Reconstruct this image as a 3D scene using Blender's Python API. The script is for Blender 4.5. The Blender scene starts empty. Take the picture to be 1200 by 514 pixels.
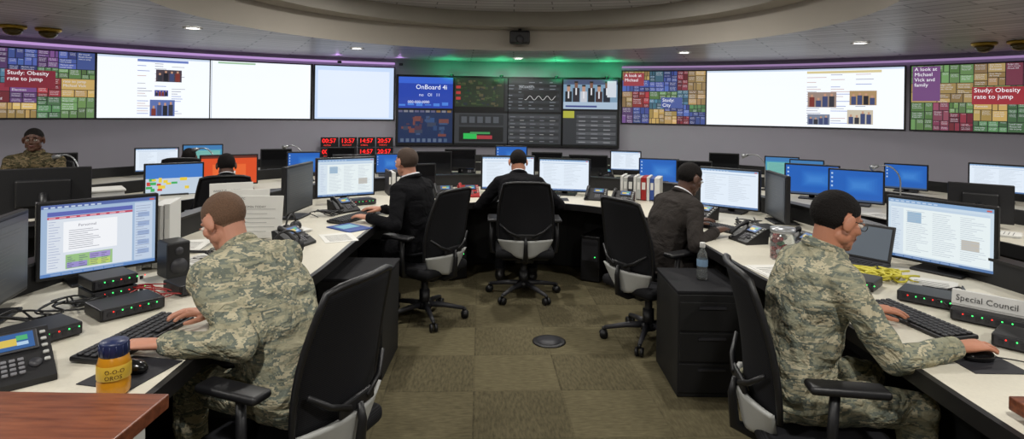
import bpy, bmesh, math, random
from math import sin, cos, pi, radians, atan2, sqrt
from mathutils import Vector, Matrix
random.seed(7)
scene = bpy.context.scene
V = Vector
# ------------------------------------------------------------------ materials
def lin(c):
    c = c/255.0
    return c/12.92 if c <= 0.04045 else ((c+0.055)/1.055)**2.4
def S(r, g, b): return (lin(r), lin(g), lin(b), 1)
_m = {}
def pm(name, col, rough=.5, metal=0, emit=0, nscale=0, namt=.15, bump=0, trans=0, alpha=1, spec=None):
    if name in _m: return _m[name]
    m = bpy.data.materials.new(name); m.use_nodes = True
    nt = m.node_tree; b = nt.nodes['Principled BSDF']
    b.inputs['Base Color'].default_value = col
    b.inputs['Roughness'].default_value = rough
    b.inputs['Metallic'].default_value = metal
    if spec is not None: b.inputs['Specular IOR Level'].default_value = spec
    if trans: b.inputs['Transmission Weight'].default_value = trans
    if alpha < 1: b.inputs['Alpha'].default_value = alpha
    if emit:
        b.inputs['Base Color'].default_value = (0.01, 0.01, 0.01, 1)
        b.inputs['Emission Color'].default_value = col
        b.inputs['Emission Strength'].default_value = emit
    if nscale:
        tc = nt.nodes.new('ShaderNodeTexCoord')
        n = nt.nodes.new('ShaderNodeTexNoise'); n.inputs['Scale'].default_value = nscale; n.inputs['Detail'].default_value = 4
        nt.links.new(tc.outputs['Object'], n.inputs['Vector'])
        r = nt.nodes.new('ShaderNodeMapRange')
        r.inputs['To Min'].default_value = 1-namt*1.6; r.inputs['To Max'].default_value = 1+namt*1.6
        nt.links.new(n.outputs['Fac'], r.inputs['Value'])
        mx = nt.nodes.new('ShaderNodeVectorMath'); mx.operation = 'SCALE'
        mx.inputs[0].default_value = col[:3]
        nt.links.new(r.outputs[0], mx.inputs['Scale'])
        nt.links.new(mx.outputs[0], b.inputs['Base Color'])
        if bump:
            bp = nt.nodes.new('ShaderNodeBump'); bp.inputs['Strength'].default_value = bump; bp.inputs['Distance'].default_value = .01
            nt.links.new(n.outputs['Fac'], bp.inputs['Height']); nt.links.new(bp.outputs[0], b.inputs['Normal'])
    _m[name] = m
    return m
def E(r, g, b, s=1.0):
    return pm('screen_%d_%d_%d_%d' % (r, g, b, int(s*100)), S(r, g, b), .4, emit=s)

class NT:
    def __init__(s, m): s.nt = m.node_tree; s.b = s.nt.nodes['Principled BSDF']
    def n(s, t, **k):
        nd = s.nt.nodes.new(t)
        for a, b in k.items(): setattr(nd, a, b)
        return nd
    def l(s, a, b): s.nt.links.new(a, b)
    def math(s, op, a, b=None, c=None):
        nd = s.n('ShaderNodeMath', operation=op)
        for i, x in enumerate((a, b, c)):
            if x is None: continue
            if isinstance(x, (int, float)): nd.inputs[i].default_value = x
            else: s.l(x, nd.inputs[i])
        return nd.outputs[0]

def camo_mat(name, cols, dark=1.0):
    m = pm(name, (0.3, .3, .25, 1), .9, spec=.15); t = NT(m)
    tc = t.n('ShaderNodeTexCoord')
    sn = t.n('ShaderNodeVectorMath', operation='SNAP'); sn.inputs[1].default_value = (.006, .006, .005)
    t.l(tc.outputs['Object'], sn.inputs[0])
    mp = t.n('ShaderNodeMapping'); mp.inputs['Scale'].default_value = (8, 8, 27); mp.inputs['Rotation'].default_value = (.55, .65, 0)
    t.l(sn.outputs[0], mp.inputs['Vector'])
    n = t.n('ShaderNodeTexNoise'); n.inputs['Scale'].default_value = 1.1; n.inputs['Detail'].default_value = 3; n.inputs['Distortion'].default_value = .9
    t.l(mp.outputs[0], n.inputs['Vector'])
    r = t.n('ShaderNodeValToRGB'); r.color_ramp.interpolation = 'CONSTANT'
    el = r.color_ramp.elements
    el[0].position = 0; el[0].color = cols[0]
    el[1].position = .40; el[1].color = cols[1]
    for p, c in ((.48, cols[2]), (.54, cols[3]), (.61, cols[1]), (.67, cols[0])):
        e = el.new(p); e.color = c
    t.l(n.outputs['Fac'], r.inputs['Fac'])
    t.l(r.outputs['Color'], t.b.inputs['Base Color'])
    n2 = t.n('ShaderNodeTexNoise'); n2.inputs['Scale'].default_value = 9; n2.inputs['Detail'].default_value = 5; n2.inputs['Distortion'].default_value = .6
    t.l(tc.outputs['Object'], n2.inputs['Vector'])
    bp = t.n('ShaderNodeBump'); bp.inputs['Strength'].default_value = 1.0; bp.inputs['Distance'].default_value = .07
    t.l(n2.outputs['Fac'], bp.inputs['Height']); t.l(bp.outputs[0], t.b.inputs['Normal'])
    return m
def cloth_mat(name, col):
    m = pm(name, col, .95, spec=.15); t = NT(m)
    tc = t.n('ShaderNodeTexCoord')
    n2 = t.n('ShaderNodeTexNoise'); n2.inputs['Scale'].default_value = 8; n2.inputs['Detail'].default_value = 4; n2.inputs['Distortion'].default_value = .6
    t.l(tc.outputs['Object'], n2.inputs['Vector'])
    bp = t.n('ShaderNodeBump'); bp.inputs['Strength'].default_value = .7; bp.inputs['Distance'].default_value = .05
    t.l(n2.outputs['Fac'], bp.inputs['Height']); t.l(bp.outputs[0], t.b.inputs['Normal'])
    return m
camo = camo_mat('camouflage_cloth', [S(168, 163, 138), S(144, 144, 124), S(112, 118, 108), S(184, 176, 150)])
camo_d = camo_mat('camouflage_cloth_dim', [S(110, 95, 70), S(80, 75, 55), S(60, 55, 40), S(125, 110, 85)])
suit_black = cloth_mat('suit_black', S(18, 18, 21))
suit_grey = cloth_mat('suit_grey', S(52, 48, 46))
skin_tan = pm('skin_tan', S(180, 122, 95), .55, nscale=30, namt=.06)
skin_fair = pm('skin_fair', S(192, 136, 112), .55, nscale=30, namt=.06)
skin_dark = pm('skin_dark', S(84, 54, 40), .5, nscale=30, namt=.06)
hair_brown = pm('hair_brown', S(66, 50, 40), .8, nscale=180, namt=.35, bump=.6)
hair_buzz = pm('hair_buzz_brown', S(104, 78, 60), .85, nscale=220, namt=.3, bump=.5)
hair_black = pm('hair_black', S(24, 21, 20), .85, nscale=180, namt=.35, bump=.6, spec=.2)
lip_m = pm('lips', S(150, 90, 80), .5); lip_d = pm('lips_dark', S(90, 50, 45), .5)
eye_w = pm('eye_white', S(220, 215, 205), .3); eye_b = pm('eye_iris', S(40, 28, 20), .2)
boot_m = pm('boot_leather', S(70, 62, 50), .6, nscale=20); shoe_m = pm('shoe_leather', S(20, 18, 18), .4, nscale=20)
shirt_w = pm('shirt_white', S(210, 210, 215), .8)
blk = pm('black_plastic', S(20, 20, 23), .45, nscale=40, namt=.08)
blk_g = pm('black_gloss_plastic', S(16, 16, 18), .2)
dgrey = pm('dark_grey_plastic', S(46, 46, 51), .5)
lgrey = pm('light_grey_plastic', S(172, 173, 170), .5, nscale=10, namt=.05)
silver = pm('brushed_silver', S(170, 172, 175), .35, .7)
steel = pm('dark_steel', S(70, 70, 74), .4, .6)
key_m = pm('key_black', S(34, 34, 39), .5)
white_p = pm('white_paper', S(216, 215, 210), .8, nscale=6, namt=.04)
white_pl = pm('white_plastic', S(206, 206, 203), .5)
red_p = pm('red_plastic', S(150, 25, 25), .4)
blue_p = pm('blue_cover', S(40, 70, 140), .6)
yel_p = pm('yellow_cable', S(198, 188, 60), .5)
green_p = pm('green_cover', S(60, 120, 70), .6)
glass = pm('clear_plastic', S(225, 230, 230), .08, trans=.9)
juice = pm('orange_juice', S(190, 130, 25), .3)
cap_b = pm('cap_navy', S(22, 34, 74), .4)
laminate = pm('desk_laminate', S(204, 199, 184), .45, nscale=90, namt=.06)
edge_m = pm('desk_edge_dark', S(24, 23, 24), .4)
panel_m = pm('desk_panel_black', S(18, 18, 20), .6, nscale=6, namt=.15)
wall_m = pm('wall_paint_grey', S(176, 173, 184), .85, nscale=3, namt=.03)
fascia_m = pm('fascia_paint', S(172, 165, 155), .85, nscale=2, namt=.03)
upper_m = pm('upper_ceiling_paint', S(145, 140, 132), .9, nscale=3, namt=.05)
led_g = E(60, 255, 110, 3); led_r = E(255, 40, 30, 2.5); led_a = E(255, 190, 60, 2)

def weave_mat():
    m = pm('chair_mesh_fabric', S(24, 24, 26), .8, spec=.2); t = NT(m)
    tc = t.n('ShaderNodeTexCoord'); w = t.n('ShaderNodeTexWave', bands_direction='Z'); w.inputs['Scale'].default_value = 45
    t.l(tc.outputs['Object'], w.inputs['Vector'])
    r = t.n('ShaderNodeValToRGB'); r.color_ramp.elements[0].color = S(10, 10, 11); r.color_ramp.elements[1].color = S(36, 36, 40)
    t.l(w.outputs['Fac'], r.inputs['Fac']); t.l(r.outputs['Color'], t.b.inputs['Base Color'])
    return m
mesh_m = weave_mat()
def wood_mat():
    m = pm('cherry_wood', S(120, 60, 35), .35); t = NT(m)
    tc = t.n('ShaderNodeTexCoord'); mp = t.n('ShaderNodeMapping'); mp.inputs['Scale'].default_value = (2, 22, 22)
    t.l(tc.outputs['Object'], mp.inputs['Vector'])
    n = t.n('ShaderNodeTexNoise'); n.inputs['Scale'].default_value = 3; n.inputs['Detail'].default_value = 6; n.inputs['Distortion'].default_value = .4
    t.l(mp.outputs[0], n.inputs['Vector'])
    r = t.n('ShaderNodeValToRGB'); r.color_ramp.elements[0].color = S(88, 44, 28); r.color_ramp.elements[1].color = S(130, 74, 48)
    r.color_ramp.elements[0].position = .3; r.color_ramp.elements[1].position = .7
    t.l(n.outputs['Fac'], r.inputs['Fac']); t.l(r.outputs['Color'], t.b.inputs['Base Color'])
    return m
wood_m = wood_mat()
def floor_mat():
    m = pm('carpet_tiles', S(90, 82, 60), .95, spec=.1); t = NT(m)
    g = t.n('ShaderNodeNewGeometry')
    mp = t.n('ShaderNodeMapping'); mp.inputs['Rotation'].default_value = (0, 0, radians(-3)); mp.inputs['Location'].default_value = (.02, .1, 0)
    t.l(g.outputs['Position'], mp.inputs['Vector'])
    s = t.n('ShaderNodeSeparateXYZ'); t.l(mp.outputs[0], s.inputs[0])
    k = 1/.5
    tx = t.math('MULTIPLY', s.outputs[0], k); ty = t.math('MULTIPLY', s.outputs[1], k)
    fx = t.math('FLOOR', tx); fy = t.math('FLOOR', ty)
    c = t.n('ShaderNodeCombineXYZ'); t.l(fx, c.inputs[0]); t.l(fy, c.inputs[1])
    wn = t.n('ShaderNodeTexWhiteNoise', noise_dimensions='2D'); t.l(c.outputs[0], wn.inputs['Vector'])
    chk = t.math('MODULO', t.math('ABSOLUTE', t.math('ADD', fx, fy)), 2)
    n1 = t.n('ShaderNodeTexNoise'); m1 = t.n('ShaderNodeMapping'); m1.inputs['Scale'].default_value = (70, 18, 1)
    n2 = t.n('ShaderNodeTexNoise'); m2 = t.n('ShaderNodeMapping'); m2.inputs['Scale'].default_value = (18, 70, 1)
    for n, mm in ((n1, m1), (n2, m2)):
        t.l(mp.outputs[0], mm.inputs['Vector']); t.l(mm.outputs[0], n.inputs['Vector']); n.inputs['Scale'].default_value = 1; n.inputs['Detail'].default_value = 4
    mx = t.n('ShaderNodeMix'); t.l(chk, mx.inputs[0]); t.l(n1.outputs['Fac'], mx.inputs[2]); t.l(n2.outputs['Fac'], mx.inputs[3])
    a = t.math('MULTIPLY', mx.outputs[0], .75)
    b2 = t.math('MULTIPLY', wn.outputs['Value'], .14)
    c2 = t.math('MULTIPLY', chk, .07)
    v = t.math('ADD', t.math('ADD', a, b2), c2)
    gx = t.math('LESS_THAN', t.math('FRACT', tx), .02); gy = t.math('LESS_THAN', t.math('FRACT', ty), .02)
    v = t.math('SUBTRACT', v, t.math('MULTIPLY', t.math('MAXIMUM', gx, gy), .10))
    r = t.n('ShaderNodeValToRGB'); r.color_ramp.elements[0].position = .1; r.color_ramp.elements[1].position = .9
    r.color_ramp.elements[0].color = S(58, 53, 40); r.color_ramp.elements[1].color = S(120, 112, 86)
    t.l(v, r.inputs['Fac']); t.l(r.outputs['Color'], t.b.inputs['Base Color'])
    return m
CX, CY, WR = 0, 2.4, 8.8
def ceil_mat():
    m = pm('ceiling_planks', S(140, 136, 130), .4); t = NT(m)
    g = t.n('ShaderNodeNewGeometry')
    s = t.n('ShaderNodeSeparateXYZ'); t.l(g.outputs['Position'], s.inputs[0])
    y = t.math('SUBTRACT', s.outputs[1], CY); x = s.outputs[0]
    r = t.math('SQRT', t.math('ADD', t.math('MULTIPLY', x, x), t.math('MULTIPLY', y, y)))
    an = t.math('ARCTAN2', x, y)
    rr = t.math('DIVIDE', r, .2); aa = t.math('MULTIPLY', an, 5.5)
    fr = t.math('FLOOR', rr)
    aa = t.math('ADD', aa, t.math('MULTIPLY', t.math('MODULO', fr, 2), .5))
    line = t.math('MAXIMUM', t.math('LESS_THAN', t.math('FRACT', rr), .12), t.math('LESS_THAN', t.math('FRACT', aa), .018))
    c = t.n('ShaderNodeCombineXYZ'); t.l(fr, c.inputs[0]); t.l(t.math('FLOOR', aa), c.inputs[1])
    wn = t.n('ShaderNodeTexWhiteNoise', noise_dimensions='2D'); t.l(c.outputs[0], wn.inputs['Vector'])
    v = t.math('ADD', t.math('MULTIPLY', wn.outputs['Value'], .3), .65)
    v = t.math('MULTIPLY', v, t.math('SUBTRACT', 1, t.math('MULTIPLY', line, .8)))
    rp = t.n('ShaderNodeValToRGB'); rp.color_ramp.elements[0].color = S(28, 27, 28); rp.color_ramp.elements[1].color = S(192, 188, 190)
    t.l(v, rp.inputs['Fac']); t.l(rp.outputs['Color'], t.b.inputs['Base Color'])
    return m

# ------------------------------------------------------------------ mesh builder
_txt = {}
def text_mesh(s):
    if s in _txt: return _txt[s]
    cu = bpy.data.curves.new('t', 'FONT'); cu.body = s; cu.size = 1; cu.resolution_u = 2
    o = bpy.data.objects.new('t', cu); scene.collection.objects.link(o)
    dg = bpy.context.evaluated_depsgraph_get()
    me = bpy.data.meshes.new_from_object(o.evaluated_get(dg))
    vs = [v.co.copy() for v in me.vertices]; fs = [tuple(p.vertices) for p in me.polygons]
    bpy.data.objects.remove(o); bpy.data.curves.remove(cu); bpy.data.meshes.remove(me)
    _txt[s] = (vs, fs); return _txt[s]
def T(x, y, z): return Matrix.Translation((x, y, z))
def RZ(a): return Matrix.Rotation(a, 4, 'Z')
def RX(a): return Matrix.Rotation(a, 4, 'X')
def RY(a): return Matrix.Rotation(a, 4, 'Y')
class MB:
    def __init__(s, name):
        s.name = name; s.v = []; s.f = []; s.mi = []; s.sm = []; s.mats = []; s.M = Matrix()
    def m(s, mat):
        if mat not in s.mats: s.mats.append(mat)
        return s.mats.index(mat)
    def add(s, vs, fs, mat, smooth=False):
        b = len(s.v); M = s.M
        s.v += [M @ V(p) for p in vs]
        k = s.m(mat)
        for f in fs:
            s.f.append([i+b for i in f]); s.mi.append(k); s.sm.append(smooth)
    def box(s, c, size, mat, rot=None, bev=0, seg=2):
        bm = bmesh.new(); bmesh.ops.create_cube(bm, size=1)
        bmesh.ops.scale(bm, vec=size, verts=bm.verts)
        if bev: bmesh.ops.bevel(bm, geom=bm.edges[:], offset=bev, segments=seg, affect='EDGES', profile=.5)
        R = Matrix.Translation(c)
        if rot: R = R @ RZ(rot[2]) @ RY(rot[1]) @ RX(rot[0])
        bm.verts.index_update()
        s.add([R @ v.co for v in bm.verts], [[v.index for v in f.verts] for f in bm.faces], mat, bev > 0 and seg > 2)
        bm.free()
    def ring(s, rings, mat, cap=True, smooth=True):
        n = len(rings[0]); vs = [p for r in rings for p in r]; fs = []
        for i in range(len(rings)-1):
            for j in range(n):
                fs.append((i*n+j, i*n+(j+1) % n, (i+1)*n+(j+1) % n, (i+1)*n+j))
        if cap:
            fs.append(tuple(reversed(range(n)))); fs.append(tuple((len(rings)-1)*n+j for j in range(n)))
        s.add(vs, fs, mat, smooth)
    def tube(s, path, r, mat, seg=10, closed=False):
        P = [V(p) for p in path]; n = len(P)
        R = r if isinstance(r, (list, tuple)) else [r]*n
        rings = []; up = None
        for i in range(n):
            if closed: t = P[(i+1) % n]-P[i-1]
            else: t = P[min(i+1, n-1)]-P[max(i-1, 0)]
            t.normalize()
            if up is None:
                up = V((0, 0, 1)) if abs(t.z) < .9 else V((1, 0, 0))
            a = up-t*up.dot(t)
            if a.length < 1e-4: a = V((1, 0, 0))-t*t.x
            a.normalize(); up = a; b = t.cross(a)
            rings.append([P[i]+(a*cos(2*pi*k/seg)+b*sin(2*pi*k/seg))*R[i] for k in range(seg)])
        if closed: rings.append(rings[0])
        s.ring(rings, mat, cap=not closed)
    def cyl(s, p0, p1, r0, mat, r1=None, seg=20):
        s.tube([p0, p1], [r0, r0 if r1 is None else r1], mat, seg)
    def lathe(s, prof, mat, o=(0, 0, 0), seg=24, cap=True):
        o = V(o)
        s.ring([[o+V((r*cos(2*pi*k/seg), r*sin(2*pi*k/seg), z)) for k in range(seg)] for r, z in prof], mat, cap)
    def sph(s, c, r, mat, seg=16, R=None):
        if not isinstance(r, (list, tuple)): r = (r, r, r)
        c = V(c); rings = []
        h = seg//2+1
        for i in range(1, h):
            a = pi*i/h-pi/2
            row = []
            for k in range(seg):
                p = V((r[0]*cos(a)*cos(2*pi*k/seg), r[1]*cos(a)*sin(2*pi*k/seg), r[2]*sin(a)))
                if R: p = R @ p
                row.append(c+p)
            rings.append(row)
        vs = [p for q in rings for p in q]; n = seg; fs = []
        for i in range(len(rings)-1):
            for j in range(n): fs.append((i*n+j, i*n+(j+1) % n, (i+1)*n+(j+1) % n, (i+1)*n+j))
        b = V((0, 0, -r[2])); t = V((0, 0, r[2]))
        if R: b = R @ b; t = R @ t
        vs += [c+b, c+t]; L = len(rings)*n
        for j in range(n):
            fs.append((L, (j+1) % n, j)); fs.append((L+1, (len(rings)-1)*n+j, (len(rings)-1)*n+(j+1) % n))
        s.add(vs, fs, mat, True)
    def caps(s, p0, p1, r0, r1, mat, seg=14):
        s.cyl(p0, p1, r0, mat, r1, seg); s.sph(p0, r0, mat, seg); s.sph(p1, r1, mat, seg)
    def sheet(s, fn, nu, nv, th, mat, smooth=True):
        vs = []; W = nu+1
        for k in (0, 1):
            for j in range(nv+1):
                for i in range(nu+1):
                    p = V(fn(i/nu*2-1, j/nv)); p.y += th*(k-.5); vs.append(p)
        N = W*(nv+1); fs = []
        for j in range(nv):
            for i in range(nu):
                a = j*W+i
                fs.append((a, a+1, a+1+W, a+W)); fs.append((N+a, N+a+W, N+a+1+W, N+a+1))
        for i in range(nu):
            fs.append((i, N+i, N+i+1, i+1)); a = nv*W+i; fs.append((a, a+1, N+a+1, N+a))
        for j in range(nv):
            a = j*W; fs.append((a, a+W, N+a+W, N+a)); a = j*W+nu; fs.append((a, N+a, N+a+W, a+W))
        s.add(vs, fs, mat, smooth)
    def rect(s, x0, z0, x1, z1, y, mat):
        s.add([(x0, y, z0), (x1, y, z0), (x1, y, z1), (x0, y, z1)], [(0, 1, 2, 3)], mat)
    def text(s, st, M, size, mat):
        vs, fs = text_mesh(st)
        s.add([M @ (v*size) for v in vs], fs, mat)
    def mesh(s, me, M, matfn, vfn=None):
        b = len(s.v)
        co = [v.co.copy() for v in me.vertices]
        cf = matfn
        for p in me.polygons:
            c = V((0, 0, 0))
            for i in p.vertices: c += co[i]
            c /= len(p.vertices)
            s.f.append([i+b for i in p.vertices]); s.mi.append(s.m(cf(c))); s.sm.append(True)
        if vfn:
            nr = [v.normal.copy() for v in me.vertices]
            co = [vfn(c, n) for c, n in zip(co, nr)]
        MM = s.M @ M
        s.v += [MM @ c for c in co]
    def tomesh(s):
        me = bpy.data.meshes.new(s.name)
        me.from_pydata([tuple(p) for p in s.v], [], s.f)
        for m in s.mats: me.materials.append(m)
        me.polygons.foreach_set('material_index', s.mi)
        me.polygons.foreach_set('use_smooth', s.sm)
        me.update(); return me
    def build(s, loc=(0, 0, 0), rz=0, parent=None):
        o = bpy.data.objects.new(s.name, s.tomesh())
        o.location = loc; o.rotation_euler = (0, 0, rz)
        scene.collection.objects.link(o)
        if parent: o.parent = parent
        return o
wtex = bpy.data.textures.new('cloth_folds', 'CLOUDS'); wtex.noise_scale = .10; wtex.noise_depth = 1
def remesh(mb, voxel, smooth=4, disp=0):
    o = mb.build()
    md = o.modifiers.new('r', 'REMESH'); md.mode = 'VOXEL'; md.voxel_size = voxel
    if smooth:
        sm = o.modifiers.new('s', 'SMOOTH'); sm.factor = .5; sm.iterations = smooth
    if disp:
        d = o.modifiers.new('d', 'DISPLACE'); d.texture = wtex; d.strength = disp; d.mid_level = .5; d.texture_coords = 'LOCAL'
    dg = bpy.context.evaluated_depsgraph_get()
    me = bpy.data.meshes.new_from_object(o.evaluated_get(dg))
    old = o.data; bpy.data.objects.remove(o); bpy.data.meshes.remove(old)
    return me

# ------------------------------------------------------------------ people
def hand_mesh(side, curl, vox):
    h = MB('h'); m = blk
    sx = 1 if side == 'R' else -1
    def el(y, w, t, z=0, n=16):
        return [V((w*cos(2*pi*k/n), y, z+t*sin(2*pi*k/n))) for k in range(n)]
    h.ring([el(-.07, .025, .021), el(-.02, .026, .020), el(0, .029, .019), el(.04, .038, .017), (el(.075, .042, .014)), el(.093, .038, .011)], m)
    base = [(-.031, .086, .068), (-.010, .092, .078), (.011, .088, .072), (.030, .078, .056)]
    for i, (bx, by, L) in enumerate(base):
        bx *= sx; p = V((bx, by-.012, 0)); a = -radians(curl*.35)
        rr = [.0098, .0088, .0078, .0068] if i < 3 else [.0086, .0078, .007, .006]
        for k, f in enumerate((.47, .30, .23)):
            q = p+V((bx*.9*f*.25, cos(a)*L*f, sin(a)*L*f))
            h.caps(p, q, rr[k], rr[k+1], m, 10)
            p = q; a -= radians(curl)
    p0 = V((-.022*sx, .018, -.006)); p1 = V((-.048*sx, .052, -.014)); p2 = V((-.056*sx, .082, -.022)); p3 = V((-.054*sx, .104, -.028))
    h.caps(p0, p1, .014, .0115, m, 10); h.caps(p1, p2, .0115, .0098, m, 10); h.caps(p2, p3, .0098, .0075, m, 10)
    return remesh(h, vox, 2)

def head_mesh(neck_local, vox):
    h = MB('hd'); m = blk
    h.sph((0, -.016, .022), (.074, .094, .086), m, 24)
    h.sph((0, .02, -.03), (.060, .067, .075), m, 24)
    h.sph((0, .033, -.073), (.047, .05, .036), m, 20)
    h.sph((0, .072, -.09), (.021, .018, .018), m, 12)
    h.sph((0, .07, .022), (.046, .017, .011), m, 14)
    h.caps((0, .084, .012), (0, .104, -.024), .0075, .0105, m, 10)
    for sx in (-1, 1):
        h.sph((sx*.012, .094, -.027), .0085, m, 10)
        h.sph((sx*.038, .052, -.022), .024, m, 12)
        h.sph((sx*.052, .005, -.06), (.014, .035, .025), m, 12)
        R = Matrix.Rotation(radians(-12), 3, 'X') @ Matrix.Rotation(sx*radians(-22), 3, 'Z')
        h.sph((sx*.082, -.010, -.005), (.008, .020, .034), m, 14, R)
        h.sph((sx*.078, -.004, -.030), (.007, .010, .013), m, 10)
    h.sph((0, .084, -.052), (.023, .012, .009), m, 12)
    h.sph((0, .080, -.064), (.020, .012, .008), m, 12)
    n = V(neck_local); a = V((0, -.022, -.035))
    d = (n-a)
    h.tube([a, a+d*.5, a+d*1.0, a+d*1.25], [.055, .055, .061, .07], m, 18)
    return remesh(h, vox, 3)

def person(name, pos, fdir, lean=10, hy=0, hp=10, handL=None, handR=None, cloth=camo, skin=skin_tan, hair=hair_brown,
           vox=.008, hstyle='short', collar=None, scale=1.0, shoes=boot_m, elbow_out=.6, glasses=False, curl=18, hipz=.555, lip=lip_m, wr=.014, kneey=.42, patches=False):
    yaw = atan2(-fdir[0], fdir[1])
    MW = T(pos[0], pos[1], 0) @ RZ(yaw)
    MI = MW.inverted()
    b = MB('b'); m = blk
    L = radians(lean)
    P = [V((0, -.01, hipz-.095)), V((0, 0, hipz))]; A = [0, L*.5]
    seg = [(.17, L*.75), (.17, L*1.0), (.14, L*1.2), (.055, L*1.3), (.05, L*1.35)]
    for ln, a in seg:
        P.append(P[-1]+V((0, sin(a), cos(a)))*ln*scale); A.append(a)
    dims = [(.14, .115), (.185, .14), (.172, .128), (.19, .135), (.198, .128), (.165, .095), (.085, .07)]
    rings = []
    for i, (p, a, (w, d)) in enumerate(zip(P, A, dims)):
        row = []
        for k in range(28):
            th = 2*pi*k/28; cu = cos(th); su = sin(th)
            ex = 2/2.5
            x = w*scale*math.copysign(abs(cu)**ex, cu); y = d*scale*math.copysign(abs(su)**ex, su)
            row.append(p+V((x, y*cos(a), -y*sin(a))))
        rings.append(row)
    b.ring(rings, m)
    N = P[6]; SH = P[5]
    ups = V((0, sin(A[5]), cos(A[5])))
    arms = []
    for sx, tgt in ((-1, handL), (1, handR)):
        sh = SH-ups*.045+V((sx*.183*scale, .0, 0))
        if tgt is None: tg = V((sx*.14, .36, hipz+.12))
        else: tg = MI @ V(tgt)
        l1, l2 = .30*scale, .265*scale
        d = tg-sh; D = min(d.length, l1+l2-.004); dn = d.normalized(); tg = sh+dn*D
        a = (l1*l1-l2*l2+D*D)/(2*D); hh = sqrt(max(l1*l1-a*a, 0))
        pole = V((sx*elbow_out, -.25, -1)); pole = (pole-dn*pole.dot(dn)).normalized()
        el = sh+dn*a+pole*hh
        b.caps(SH-ups*.03+V((sx*.08, 0, 0)), sh, .085*scale, .074*scale, m, 16)
        b.caps(sh, el, .070*scale, .054*scale, m, 16)
        w2 = el+(tg-el)*.93
        b.caps(el, w2, .055*scale, .040*scale, m, 16)
        arms.append((el, tg, sx))
    for sx in (-1, 1):
        hp_ = V((sx*.095, .02, hipz-.01)); kn = V((sx*.14, kneey, hipz-.03)); an = V((sx*.15, kneey+.02-.06, .11))
        b.caps(hp_, kn, .092, .066, m, 16); b.caps(kn, an, .064, .05, m, 16)
        b.caps(V((sx*.15, an.y-.03, .055)), V((sx*.16, an.y+.15, .04)), .05, .038, m, 14)
    me = remesh(b, vox, 5, wr)
    o = MB(name)
    o.mesh(me, Matrix(), lambda c: shoes if (c.z < .13) else cloth); bpy.data.meshes.remove(me)
    for el, tg, sx in arms:
        d = (tg-el); d.z *= .45; d.normalize()
        z = V((0, 0, 1)); x = d.cross(z).normalized(); z = x.cross(d).normalized()
        HM = Matrix(((x.x, d.x, z.x, tg.x), (x.y, d.y, z.y, tg.y), (x.z, d.z, z.z, tg.z), (0, 0, 0, 1)))
        hm = hand_mesh('R' if sx > 0 else 'L', curl, max(.003, vox*.4))
        o.mesh(hm, HM, lambda c: skin); bpy.data.meshes.remove(hm)
        o.tube([tg-d*.045, tg-d*.02], [.0385, .036], cloth, 18)
    # jacket hem, a slightly flared roll of cloth around the hips
    hz = P[1]+V((0, .0, -.01))
    hem = []
    for k in range(32):
        th = 2*pi*k/32; cu = cos(th); su = sin(th); ex = .8
        hem.append(hz+V((.197*math.copysign(abs(cu)**ex, cu), .150*math.copysign(abs(su)**ex, su)-.004, .004*sin(5*th))))
    o.tube(hem, .011, cloth, 8, closed=True)
    na = L*.7+.1
    hc = N+V((0, sin(na), cos(na)))*.130*scale+V((0, .018, 0))
    HM = Matrix.Translation(hc) @ RZ(radians(hy)) @ RX(-radians(hp))
    nl = HM.inverted() @ (N-V((0, .0, .02)))
    hm = head_mesh(nl, max(.0035, vox*.5))
    def hairline(c):
        y = c.y
        if y < -.04: return -.045
        if y < .0: return -.045+(y+.04)/.04*.060
        if y < .05: return .015+(y)/.05*.025
        return .04+min(1, (y-.05)/.03)*.028
    def isear(c): return abs(c.x) > .0725 and -.04 < c.y < .025 and -.05 < c.z < .035
    rec = .014 if hstyle == 'receding' else 0
    def hm_mat(c):
        if hstyle != 'bald' and c.z > hairline(c)+rec*(c.y > 0) and not isear(c): return hair
        if c.y > .07 and .012 < abs(c.x) < .05 and .021 < c.z < .030: return hair
        if c.y > .078 and abs(c.x) < .024 and -.069 < c.z < -.047: return lip
        return skin
    hoff = {'short': .005, 'buzz': .002, 'receding': .006, 'bald': 0}[hstyle]
    def hv(c, n):
        if hstyle == 'bald' or isear(c): return c
        k = max(0, min(1, (c.z-hairline(c)-rec*(c.y > 0))/.03))
        return c+n*hoff*k
    o.mesh(hm, HM, hm_mat, hv); bpy.data.meshes.remove(hm)
    o.M = HM
    for sx in (-1, 1):
        o.sph((sx*.031, .0760, .003), (.013, .0115, .009), eye_w, 12)
        o.sph((sx*.031, .0853, .003), (.0052, .0035, .0052), eye_b, 8)
        o.tube([(sx*.018, .087, .009), (sx*.031, .0895, .013), (sx*.045, .082, .008)], .003, skin, 6)
    if glasses:
        for sx in (-1, 1):
            o.tube([(sx*.031+.022*cos(t*pi/8), .098-.006*abs(cos(t*pi/8)), .002+.015*sin(t*pi/8)) for t in range(16)], .0016, blk_g, 6, closed=True)
            o.tube([(sx*.054, .094, .006), (sx*.074, .06, .008), (sx*.083, -.0, .008), (sx*.084, -.02, -.004)], .0018, blk_g, 6)
        o.tube([(-.009, .102, .004), (0, .104, .007), (.009, .102, .004)], .0016, blk_g, 6)
    o.M = Matrix()
    def circ(c, r, tilt):
        R = Matrix.Rotation(-tilt, 3, 'X')
        return [c+R @ V((r*cos(2*pi*k/20), r*1.05*sin(2*pi*k/20), 0)) for k in range(20)]
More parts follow.
